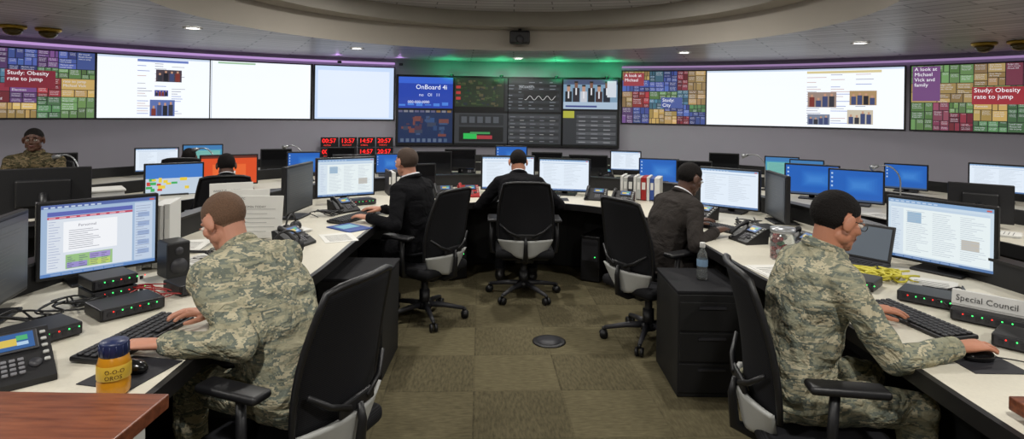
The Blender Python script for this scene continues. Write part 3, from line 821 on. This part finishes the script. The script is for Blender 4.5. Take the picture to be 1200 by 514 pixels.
# ------------------------------------------------------------------ monitors
def rnd_lines(o, rnd, x0, x1, z0, z1, n, mat, y, h=.004):
    for k in range(n):
        z = z1-(z1-z0)*(k+.5)/n; o.rect(x0, z-h/2, x0+(x1-x0)*rnd.uniform(.4, 1), z+h/2, y, mat)
def monitor(pos, nrm, w=.50, h=.315, zc=None, base=.74, kind='doc', seed=0, name='desktop_monitor'):
    o = MB(name); rnd = random.Random(seed)
    zc = zc if zc else base+.09+h/2
    o.M = T(0, 0, zc)
    bz = .016
    o.box((0, .022, 0), (w+2*bz, .036, h+2*bz), blk, bev=.006); o.box((0, .05, 0), (w*.6, .04, h*.6), blk, bev=.015)
    y = .0015
    def R(a, b, c, d, m, k=1): o.rect(-w/2+w*a, -h/2+h*b, -w/2+w*c, -h/2+h*d, y-.0012*k, m)
    def chrome():
        for k in range(9): R(.02+.055*k, .955, .055+.055*k, .975, E(190, 205, 225), 3)
        for k in range(7): R(.08+.09*k, .01, .16+.09*k, .035, E(130, 155, 195), 3)
        R(.94, .955, .985, .98, E(200, 90, 80), 3)
    if kind == 'email':
        R(0, 0, 1, 1, E(165, 190, 220, .9)); R(0, .95, 1, 1, E(80, 100, 160), 2); R(0, 0, 1, .045, E(90, 130, 190), 2); chrome()
        R(.05, .80, .78, .83, E(190, 70, 95), 2); R(.05, .84, .78, .90, E(90, 100, 175), 2); R(.05, .06, .78, .795, E(215, 222, 232), 2)
        for k in range(8): R(.06+.085*k, .805, .115+.085*k, .822, E(225, 170, 180), 3)
        R(.80, .06, .97, .93, E(190, 205, 225), 2)
        R(.20, .08, .60, .28, E(150, 190, 130), 3); R(.21, .09, .38, .17, E(150, 140, 200), 4); R(.40, .09, .58, .17, E(185, 205, 110), 4); R(.40, .19, .58, .27, E(160, 145, 205), 4)
        for r in range(6):
            for c in range(4): R(.215+.095*c, .10+.028*r, .215+.095*c+rnd.uniform(.03, .075), .108+.028*r, E(90, 95, 120), 5)
        R(.18, .32, .64, .75, E(240, 242, 246), 3); o.text('Personnel', T(-w*.20, y-.006, h*.17) @ RX(pi/2), .018, E(110, 110, 125))
        rnd_lines(o, rnd, -.13, .05, -.05, .045, 10, E(150, 152, 165), y-.005, .0025)
        rnd_lines(o, rnd, -w*.44, -w*.34, -h*.4, h*.28, 18, E(160, 170, 200), y-.005, .0025)
        for k in range(5): R(.83, .15+.14*k, .94, .22+.14*k, E(150, 170, 205), 3)
        rnd_lines(o, rnd, w*.31, w*.46, -h*.4, h*.4, 20, E(130, 140, 170), y-.006, .002)
    elif kind == 'doc':
        R(0, 0, 1, 1, E(205, 222, 236, .95)); R(0, .94, 1, 1, E(130, 165, 205), 2); R(0, 0, 1, .045, E(80, 115, 165), 2); chrome()
        R(.03, .07, .97, .90, E(228, 238, 240), 2)
        R(.03, .86, .97, .90, E(190, 208, 226), 3); R(.03, .07, .16, .85, E(210, 223, 234), 3)
        rnd_lines(o, rnd, -w*.46, -w*.36, -h*.38, h*.33, 20, E(165, 180, 205), y-.0055, .002)
        for c in range(3):
            rnd_lines(o, rnd, -w*.31+c*w*.26, -w*.08+c*w*.26, -h*.38, h*.33, 22, E(178, 188, 200), y-.005, .0022)
        R(.20, .62, .34, .80, E(150, 180, 205), 3); R(.72, .3, .88, .46, E(190, 185, 175), 3)
    elif kind == 'white':
        R(0, 0, 1, 1, E(225, 236, 248, 1.0)); R(0, .95, 1, 1, E(130, 165, 205), 2); R(0, 0, 1, .05, E(80, 115, 165), 2); chrome()
        for c in range(2): rnd_lines(o, rnd, -w*.42+c*w*.42, -w*.04+c*w*.42, -h*.34, h*.35, 18, E(188, 198, 210), y-.004, .0025)
        R(.04, .87, .96, .90, E(195, 210, 228), 3)
    elif kind == 'blue':
        R(0, 0, 1, 1, E(28, 98, 190, .9)); R(0, 0, 1, .06, E(60, 80, 110), 2)
        for k in range(6): R(.3+.03*k, .25+.04*k, .95-.05*k, .85-.05*k, E(30+6*k, 102+6*k, 194+4*k, .9), 2+k*.2)
        for k in range(4): R(.03, .86-.14*k, .065, .92-.14*k, E(170, 195, 225), 3.5)
    elif kind == 'teal':
        R(0, 0, 1, 1, E(70, 150, 180)); R(0, .8, 1, 1, E(60, 120, 175), 2); R(.05, .1, .95, .75, E(115, 180, 170), 2)
        rnd_lines(o, rnd, -w*.4, w*.4, -h*.35, h*.2, 10, E(80, 140, 150), y-.004, .003)
    elif kind == 'orange':
        R(0, 0, 1, 1, E(215, 75, 30)); R(.2, .2, .8, .7, E(228, 100, 45), 2); R(0, .92, 1, 1, E(90, 40, 30), 3)
    elif kind == 'map':
        R(0, 0, 1, 1, E(190, 205, 220)); R(0, .55, 1, 1, E(60, 120, 200), 2)
        for k in range(16):
            a = rnd.random()*.85; b = .1+rnd.random()*.4; R(a, b, a+rnd.uniform(.05, .13), b+rnd.uniform(.06, .12), E(*rnd.choice([(200, 60, 50), (60, 170, 90), (230, 200, 60), (60, 90, 190)])), 3+k*.1)
    elif kind == 'dim':
        R(0, 0, 1, 1, E(46, 48, 50, .8)); R(.05, .1, .95, .92, E(58, 59, 59, .8), 2); rnd_lines(o, rnd, -w*.4, w*.4, -h*.3, h*.35, 14, E(78, 77, 73, .8), y-.004, .003)
    elif kind == 'off':
        R(0, 0, 1, 1, blk_g); R(.0, 0, 1, .5, pm('screen_off', S(22, 23, 26), .25), 2)
    o.M = Matrix()
    o.tube([(0, .055, zc), (0, .085, base+.14), (0, .08, base+.012)], [.03, .03, .03], blk, 12)
    o.box((0, .06, base+.007), (.25, .19, .014), blk, bev=.005)
    return o.build((pos[0], pos[1], 0), atan2(nrm[0], -nrm[1]))
monitor((-1.985, 2.9), (.74, -.67), .47, .33, .965, kind='email', seed=1)
monitor((-2.02, 2.36), (.935, .30), .5, .32, .965, kind='dim', seed=2)
monitor((2.34, 3.27), (-.83, -.56), .50, .33, .96, kind='doc', seed=3)
monitor((2.30, 2.40), (-.99, .08), .50, .33, .96, kind='dim', seed=3)
monitor((-1.46, 5.30), (.55, -.83), .50, .32, .985, kind='doc', seed=4)
monitor((-1.64, 4.66), (.99, -.05), .50, .33, .975, kind='dim', seed=5)
monitor((-.03, 6.16), (.12, -1), .53, .32, kind='white', seed=6, zc=.955)
monitor((.54, 6.10), (-.2, -1), .50, .31, kind='white', seed=7, zc=.945)
monitor((1.88, 5.16), (-.62, -.78), .49, .32, kind='white', seed=8, zc=.95)
monitor((2.10, 4.76), (-.99, .10), .46, .33, kind='dim', seed=9, zc=.95)
monitor((-.95, 6.15), (.4, -.9), .34, .24, kind='off', seed=9, zc=.90)
def ringmon(t, a, b, kind, w=.5, h=.30, top=1.06, base=DR2, flip=False, seed=0):
    x = a*sin(radians(t)); y = 3+b*cos(radians(t))
    n = V((0-x, 1.2-y)); n.normalize()
    if flip: n = -n
    monitor((x, y), (n.x, n.y), w, h, top-.015-h/2, base, kind, seed=int(t)+60)
for t, k, w, top in ((-56, 'map', .5, 1.02), (-49, 'orange', .55, 1.07), (-38, 'blue', .36, 1.06), (-30, 'off', .45, 1.0), (-23.6, 'blue', .30, 1.0), (-15, 'off', .45, 1.02), (-10, 'off', .4, 1.05), (0, 'blue', .42, 1.1), (7, 'off', .4, 1.02),
        (15, 'off', .5, 1.0), (22, 'white', .38, 1.08), (28, 'blue', .48, 1.0), (34, 'off', .4, 1.0), (51.5, 'blue', .5, 1.07), (57, 'blue', .46, 1.06), (-76, 'off', .5, 1.0)):
    ringmon(t, 4.08, 5.38, k, w, .30 if w > .4 else .24, top)
for t, k, w, top in ((-50, 'white', .46, 1.06), (-45, 'teal', .46, 1.08), (-36, 'off', .4, .98), (-27, 'off', .4, .98), (40.5, 'teal', .42, 1.0), (43.5, 'teal', .4, .98), (54, 'blue', .42, 1.02), (62, 'white', .5, 1.1), (-60, 'off', .5, 1.05), (33, 'off', .4, 1)):
    ringmon(t, 5.88, 7.15, k, w, .28, top, DR3)
monitor((-3.52, 4.5), (-.6, .8), .56, .34, .93, DR2, 'off')
monitor((3.85, 4.9), (.6, .8), .40, .28, .9, DR2, 'off')
monitor((4.05, 4.1), (-.9, -.35), .50, .32, .90, DR2, 'white', seed=44)

# ------------------------------------------------------------------ desk items
DZ = .74
def keyboard(x, y, dirv, z=DZ, L=.44):
    o = MB('keyboard')
    o.box((0, 0, .011), (L, .15, .018), blk, rot=(radians(3), 0, 0), bev=.005)
    for r in range(5):
        n = 18
        for c in range(n):
            if r == 0 and 4 <= c <= 9: 
                if c == 6: o.box((-L/2+.02+(c+.5)*(L-.04)/n, -.055, .021), (.11, .018, .008), key_m, bev=.002, seg=1)
                continue
            o.box((-L/2+.02+(c)*(L-.04)/(n-1), -.055+r*.026, .022+r*.0013), (.019, .02, .008), key_m, bev=.0025, seg=1)
    return o.build((x, y, z), atan2(-dirv[0], dirv[1]))
keyboard(-1.36, 2.19, (-1, .1)); keyboard(1.70, 2.50, (1, .15)); keyboard(-1.22, 4.62, (-.9, .35)); keyboard(1.55, 4.45, (.85, .5)); keyboard(.15, 5.86, (0, 1))
def mouse(x, y, d, pad=True, z=DZ):
    o = MB('computer_mouse')
    o.ring([[V((.031*s*cos(2*pi*k/16), .055*s*sin(2*pi*k/16), zz)) for k in range(16)] for s, zz in ((.9, .002), (1, .008), (1, .018), (.85, .030), (.5, .037), (.1, .039))], blk_g)
    o.cyl((-.004, .03, .034), (.004, .03, .034), .008, dgrey, seg=12)
    o.tube([(0, .052, .012), (.01, .12, .005), (.05, .18, .004), (.06, .26, .004)], .0025, blk, 6)
    o.build((x, y, z+.003 if pad else z), atan2(-d[0], d[1]))
    if pad:
        p = MB('mouse_pad'); p.box((0, 0, .0015), (.22, .19, .003), pm('pad_black', S(30, 30, 36), .7), bev=.001); p.build((x, y, z), atan2(-d[0], d[1]))
mouse(-1.21, 1.92, (-1, .2)); mouse(1.66, 2.11, (1, 0)); mouse(-1.15, 4.9, (-.9, .4)); mouse(.45, 5.8, (0, 1))
def phone(x, y, facing, s=1.0, col=blk, scr=(40, 90, 150), handset=True, z=DZ, name='desk_telephone'):
    o = MB(name); o.M = Matrix.Scale(s, 4)
    prof = [(-.10, 0), (-.10, .02), (.09, .13), (.115, .125), (.10, 0)]
    for x0, x1 in ((-.13, .13),):
        n = len(prof); vs = [(x0, a, b) for a, b in prof]+[(x1, a, b) for a, b in prof]
        o.add(vs, [tuple(range(n)), tuple(reversed(range(n, 2*n)))]+[(i, n+i, n+(i+1) % n, (i+1) % n) for i in range(n)], col)
    tl = atan2(.11, .19); R = T(0, -.005, .075) @ RX(tl)
    o.M = o.M @ R
    if handset:
        o.tube([(-.10, -.095, .022), (-.10, -.08, .034), (-.10, 0, .042), (-.10, .08, .034), (-.10, .095, .022)], [.024, .02, .015, .02, .024], col, 12)
    o.box((.03, .055, .004), (.135, .085, .010), dgrey, bev=.003); o.box((.03, .055, .010), (.112, .068, .002), E(*scr))
    o.box((.015, .05, .0125), (.05, .03, .001), E(210, 185, 80)); o.box((.055, .065, .0125), (.03, .02, .001), E(70, 170, 110)); o.box((.055, .04, .0125), (.03, .014, .001), E(170, 200, 225))
    for r in range(4):
        for c in range(3): o.box((0.0+c*.022, -.02-r*.018, .004), (.016, .012, .008), pm('phone_key', S(110, 110, 115), .5), bev=.002, seg=1)
    for r in range(5): o.box((.112, .08-r*.03, .004), (.016, .012, .008), lgrey, bev=.002, seg=1)
    o.lathe([(.018, 0), (.018, .007), (.0, .009)], dgrey, (.08, -.045, 0), 16)
    return o.build((x, y, z), atan2(facing[0], -facing[1]))
phone(-1.56, 1.84, (.72, -.69), .95)
phone(-1.34, 3.72, (.9, -.3), .8); phone(-1.38, 4.95, (.8, -.6), .8); phone(-.42, 5.92, (.2, -1), .8, red_p); phone(-.66, 5.86, (.3, -1), .8)
phone(.83, 5.82, (-.3, -1), .8); phone(1.06, 5.66, (-.4, -1), .8); phone(1.60, 4.02, (-.9, -.2), .8); phone(1.55, 4.85, (-.8, -.5), .8); phone(1.85, 3.80, (-.9, -.2), .8)
def kvm(x, y, facing, n=1, w=.24):
    o = MB('switch_box')
    for k in range(n):
        z = .027+k*.052
        o.box((0, 0, z), (w, .17, .046), blk, bev=.005); o.box((0, -.087, z), (w-.02, .004, .034), dgrey)
        for j in range(6):
            o.box((-w/2+.03+j*.032, -.0905, z), (.014, .004, .014), key_m)
            o.sph((-w/2+.045+j*.032, -.091, z+.009), .0028, led_g if (j+k) % 3 else led_r, 6)
        for sx in (-1, 1): o.box((sx*(w/2-.02), 0, z-.025), (.02, .12, .006), blk)
    o.build((x, y, DZ), atan2(facing[0], -facing[1]))
kvm(-1.72, 2.18, (.85, -.5), 1, .22); kvm(-1.60, 2.49, (.8, -.6), 1, .24); kvm(-1.48, 2.80, (.8, -.6), 1, .2); kvm(-1.80, 2.68, (.8, -.6), 2, .18)
kvm(1.95, 2.76, (-.7, -.7), 1); kvm(2.02, 2.50, (-.7, -.7), 1, .26); kvm(1.75, 3.02, (-.7, -.7), 1, .2); kvm(-1.35, 5.35, (.6, -.8), 1); kvm(1.5, 5.15, (-.6, -.8), 1); kvm(1.85, 4.3, (-.9, -.2), 1)
o = MB('juice_bottle')
o.lathe([(0, 0), (.038, 0), (.043, .01), (.044, .04), (.041, .05), (.044, .06), (.043, .095), (.038, .115), (.034, .122)], juice)
o.lathe([(.036, .115), (.0385, .118), (.0385, .152), (.036, .158), (0, .158)], cap_b)
bl = pm('bottle_label', S(205, 170, 60), .4)
o.lathe([(.0445, .052), (.0452, .054), (.0452, .092), (.0445, .094)], bl, cap=False)
for k in range(14):
    a = 2*pi*k/14; o.cyl((.0385*cos(a), .0385*sin(a), .12), (.0385*cos(a), .0385*sin(a), .15), .0016, cap_b, seg=6)
for k, s in enumerate(('O-O-O', 'OROS')):
    vs, fs = text_mesh(s); out = []
    for v in vs:
        a = -pi/2-.45+v.x*.017/.046; out.append((.0462*cos(a), .0462*sin(a), .074-.017*k+v.y*.017))
    o.add(out, fs, pm('label_print', S(70, 40, 20), .5))
o.build((-1.175, 1.78, DZ), .5)
o = MB('water_bottle'); r, h = .032, .22
o.lathe([(.0, .001), (r*.9, .001), (r, .01), (r, h*.25), (r*.93, h*.3), (r, h*.36), (r, h*.55), (r*.8, h*.7), (r*.42, h*.82), (r*.40, h*.9)], glass)
o.lathe([(r*1.015, h*.36), (r*1.02, h*.37), (r*1.02, h*.54), (r*1.01, h*.55)], pm('blue_label', S(130, 160, 190), .5), cap=False)
o.lathe([(r*.5, h*.86), (r*.52, h*.88), (r*.52, h*.985), (r*.45, h), (0, h)], white_pl); o.build((1.16, 3.60, .601))
o = MB('clear_jar'); o.lathe([(0, 0), (.065, 0), (.07, .01), (.07, .14), (.06, .155), (.06, .16)], glass); o.lathe([(.066, .158), (.07, .16), (.07, .185), (0, .19)], silver)
for k in range(14): o.sph((random.uniform(-.04, .04), random.uniform(-.04, .04), .02+.008*k), .016, random.choice([red_p, white_pl, green_p]), 8)
o.build((1.62, 3.55, DZ))
def binders(x, y, facing, cols, z=DZ, h=.31, name='binder_row', tilt=0):
    o = MB(name); w = 0
    for i, c in enumerate(cols):
        th = .03+.025*((i*7) % 3)/2
        o.box((w+th/2, 0, h/2), (th-.003, .26, h-((i*5) % 3)*.012), c, rot=(0, tilt, 0), bev=.003); o.box((w+th/2, -.1325, h*.62), (th*.6, .002, h*.3), white_p, rot=(0, tilt, 0))
        o.box((w+th/2, .004, h/2), (th*.7, .258, h-.035), white_p, rot=(0, tilt, 0))
        w += th
    o.build((x, y, z), atan2(facing[0], -facing[1]))
binders(-1.98, 3.22, (.3, -.95), [white_pl, lgrey, white_pl, white_pl], h=.34)
binders(1.12, 6.0, (-.35, -.95), [white_pl, lgrey, dgrey, white_pl, lgrey, red_p, white_pl, blue_p, white_pl], h=.23)
binders(-1.25, 6.0, (.35, -.95), [dgrey, white_pl, blk, blue_p, lgrey], h=.24)
o = MB('document_stand')
for k, (dx, rz) in enumerate(((0, .1), (.09, -.15), (.17, -.35))):
    o.M = T(dx, -.05*k, 0) @ RZ(rz)
    o.box((0, 0, .19-.02*k), (.26, .012, .35-.04*k), white_p, rot=(radians(-12), 0, 0), bev=.003)
    M = T(0, -.012, .19) @ RX(radians(-12)) @ T(0, 0, -.19)
    o.text('WHAT IS NORMAL' if k == 0 else 'ADMIN TODAY', M @ T(-.11, -.002, .31-.05*k) @ RX(pi/2), .020, dgrey)
    o.M = T(dx, -.05*k, 0) @ RZ(rz) @ M
    for j in range(6): o.rect(-.11, .10+.028*j-.02*k, .04+.05*((j*3) % 2), .103+.028*j-.02*k, -.003, pm('faint_print', S(150, 150, 150), .8))
o.M = Matrix(); o.box((.07, .04, .01), (.36, .2, .02), blk, bev=.004)
o.build((-1.80, 3.86, DZ), atan2(.45, .9))
def papers(x, y, rz, n=5, w=.21, h=.28, m=white_p, name='paper_stack', z=DZ):
    o = MB(name)
    for k in range(n): o.box((random.uniform(-.01, .01), random.uniform(-.01, .01), .0015+k*.002), (w, h, .0018), m, rot=(0, 0, random.uniform(-.1, .1)))
    for j in range(7): o.box((0, -h*.35+j*h*.1, n*.002+.001), (w*.7, .004, .0006), dgrey)
    o.build((x, y, z), rz)
papers(-1.14, 3.95, .5, 1); papers(-1.55, 4.15, .8, 8); papers(-1.95, 3.6, .2, 10); papers(1.72, 3.27, .3, 4); papers(2.12, 3.0, -.6, 6); papers(-1.5, 3.15, .4, 3); papers(1.55, 2.92, .1, 2)
papers(-.18, 5.85, 0, 2); papers(1.45, 3.25, .2, 3); papers(-1.72, 3.32, -.3, 5, .16, .22)
o = MB('magazine'); o.box((0, 0, .004), (.2, .27, .008), blue_p, bev=.002); o.box((0, .03, .0085), (.14, .12, .001), pm('cover_teal', S(110, 170, 190), .4)); o.build((-1.15, 4.27, DZ), .9)
o = MB('name_plate'); o.box((0, 0, .035), (.27, .006, .06), white_pl, rot=(radians(-18), 0, 0), bev=.002); o.box((0, .025, .035), (.27, .006, .06), white_pl, rot=(radians(18), 0, 0)); o.box((0, .012, .003), (.27, .05, .006), white_pl)
o.text('Special Council', T(-.12, -.013, .025) @ RX(radians(72)), .034, edge_m); o.build((2.01, 2.49, DZ+.051), atan2(-.72, .69))
kvm(1.95, 2.22, (-.8, -.7), 1, .22)
o = MB('laptop_computer'); o.box((0, 0, .012), (.32, .22, .02), dgrey, bev=.005); o.box((0, .135, .12), (.32, .012, .21), blk, rot=(radians(-20), 0, 0), bev=.004)
o.box((0, .127, .12), (.29, .002, .18), E(95, 105, 115, .7), rot=(radians(-20), 0, 0))
for r in range(4):
    for c in range(11): o.box((-.13+c*.026, -.03+r*.024, .023), (.02, .018, .004), key_m)
o.build((1.98, 3.45, DZ), atan2(-.8, .6))
def cables(name, loc, rz, mat, n, r, ext, seed):
    o = MB(name)
    for k in range(n):
        rr = random.Random(seed+k); pts = []
        for j in range(9): pts.append((rr.uniform(-.09, .09)+ext*(j-4), .08*sin(j*1.3+k)+rr.uniform(-.03, .03)))
        pp = catmull(pts, 4)
        o.tube([(p.x, p.y, r+.003+.035*abs(sin(i*.2+k))) for i, p in enumerate(pp)], r, mat, 6)
    o.build(loc, rz)
cables('yellow_cable_bundle', (1.95, 3.14, DZ), -.4, yel_p, 7, .0055, .022, 0)
cables('red_cable_bundle', (-1.60, 2.68, DZ), .5, red_p, 2, .003, .02, 20)
cables('red_cable_bundle', (1.78, 3.66, DZ), .5, red_p, 2, .004, .02, 24)
cables('black_cable_bundle', (-1.85, 2.45, DZ), 1.2, blk, 4, .004, .03, 30)
cables('black_cable_bundle', (2.05, 2.78, DZ), 1.2, blk, 4, .004, .03, 40)
cables('black_cable_bundle', (1.80, 4.55, DZ), 1.2, blk, 3, .004, .03, 50)
cables('black_cable_bundle', (-1.45, 4.75, DZ), 1.2, blk, 3, .004, .02, 60)
cables('black_cable_bundle', (-1.62, 3.40, DZ), .6, blk, 4, .004, .03, 70)
o = MB('pump_bottle'); o.lathe([(0, 0), (.034, 0), (.037, .01), (.037, .10), (.02, .125), (.014, .135)], pm('sanitizer_bottle', S(170, 185, 190), .2)); o.cyl((0, 0, .13), (0, 0, .17), .008, white_pl); o.box((.012, 0, .172), (.05, .016, .012), white_pl, bev=.003)
o.lathe([(.0375, .03), (.0378, .031), (.0378, .085), (.0375, .086)], pm('blue_label', S(130, 160, 190), .5), cap=False); o.build((-1.62, 3.58, DZ))
o = MB('speaker_box'); o.box((0, 0, .09), (.11, .13, .18), blk, bev=.01); o.cyl((0, -.066, .06), (0, -.068, .06), .04, dgrey); o.cyl((0, -.066, .135), (0, -.068, .135), .02, dgrey); o.build((-1.70, 3.02, DZ), .9)
def headset(x, y, rz):
    o = MB('telephone_headset')
    o.tube([(.075*cos(a), 0, .075+.075*sin(a)) for a in [pi*j/12 for j in range(13)]], .006, blk, 8)
    for sx in (-1, 1): o.cyl((sx*.058, 0, .06), (sx*.085, 0, .06), .036, blk); o.cyl((sx*.05, 0, .06), (sx*.058, 0, .06), .032, dgrey)
    o.tube([(-.075, 0, .05), (-.09, -.06, .03), (-.05, -.10, .02)], .003, blk, 6)
    o.build((x, y, DZ), rz)
headset(-1.28, 3.43, .6); headset(-1.45, 3.95, 1.5)
def gooseneck(x, y, z, d, h=.35, r=.4):
    o = MB('gooseneck_lamp'); d = V((d[0], d[1], 0)).normalized()
    o.lathe([(.045, 0), (.045, .015), (.012, .02)], blk)
    pts = [V((0, 0, .02)), V((0, 0, h*.6))]+[d*(r*.5*(1-cos(a)))+V((0, 0, h*.6+h*.4*sin(a))) for a in [pi*.6*j/8 for j in range(1, 9)]]
    o.tube(pts, .007, silver, 8); e = pts[-1]; o.tube([e, e+d*.07+V((0, 0, -.02))], [.012, .03], silver, 12)
    o.build((x, y, z))
for x, y, dx in ((-3.35, 6.75, -1), (-2.6, 7.45, -1), (-4.05, 5.6, -1), (3.75, 5.75, -1), (3.0, 7.05, -1)): gooseneck(x, y, DR2, (dx, .15), .42, .3)
for x, y in ((-1.1, 8.3), (-.6, 8.35), (.8, 8.3), (1.3, 8.2)): phone(x, y, (0, -1), .8, z=DR2)
binders(-3.0, 6.2, (.4, -.9), [white_pl, dgrey, white_pl], z=DR2, h=.22); binders(2.55, 7.15, (-.4, -.9), [white_pl, lgrey, blk], z=DR2, h=.2)
papers(3.3, 5.3, .3, 6, z=DR2); papers(3.75, 4.6, .8, 8, z=DR2)
o = MB('document_box'); o.box((0, 0, .09), (.34, .24, .18), white_pl, bev=.008); o.box((0, 0, .185), (.36, .26, .02), white_p, bev=.006); o.box((0, -.122, .1), (.12, .003, .05), dgrey); o.build((-3.45, 5.0, DR2), .7)
o = MB('floor_outlet_cover'); o.lathe([(.0, 0), (.115, 0), (.115, .006), (.10, .010), (0, .011)], blk); o.lathe([(.085, .010), (.085, .012), (0, .013)], dgrey); o.build((.28, 4.14, 0))
for x, y, r in ((-1.32, 2.9, 0), (1.62, 2.9, 0), (-.6, 5.78, .6), (.85, 5.78, -.5)):
    o = MB('computer_tower'); o.box((0, 0, .22), (.19, .42, .42), blk, bev=.008); o.box((0, -.212, .3), (.16, .004, .2), dgrey); o.box((0, -.215, .36), (.14, .004, .03), key_m); o.sph((.05, -.216, .24), .005, led_g, 6)
    o.build((x, y, 0), r)

# ------------------------------------------------------------------ world, camera
w = bpy.data.worlds.new('world'); scene.world = w; w.use_nodes = True
w.node_tree.nodes['Background'].inputs[0].default_value = (.02, .02, .025, 1)
cam = bpy.data.cameras.new('camera'); co = bpy.data.objects.new('camera', cam); scene.collection.objects.link(co)
cam.sensor_width = 36; cam.lens = 21; cam.shift_y = -128/1200; cam.clip_start = .05
co.matrix_world = T(0, 0, 1.6) @ RX(pi/2) @ RZ(.0145)
scene.camera = co
scene.view_settings.view_transform = 'Standard'
scene.view_settings.look = 'None'
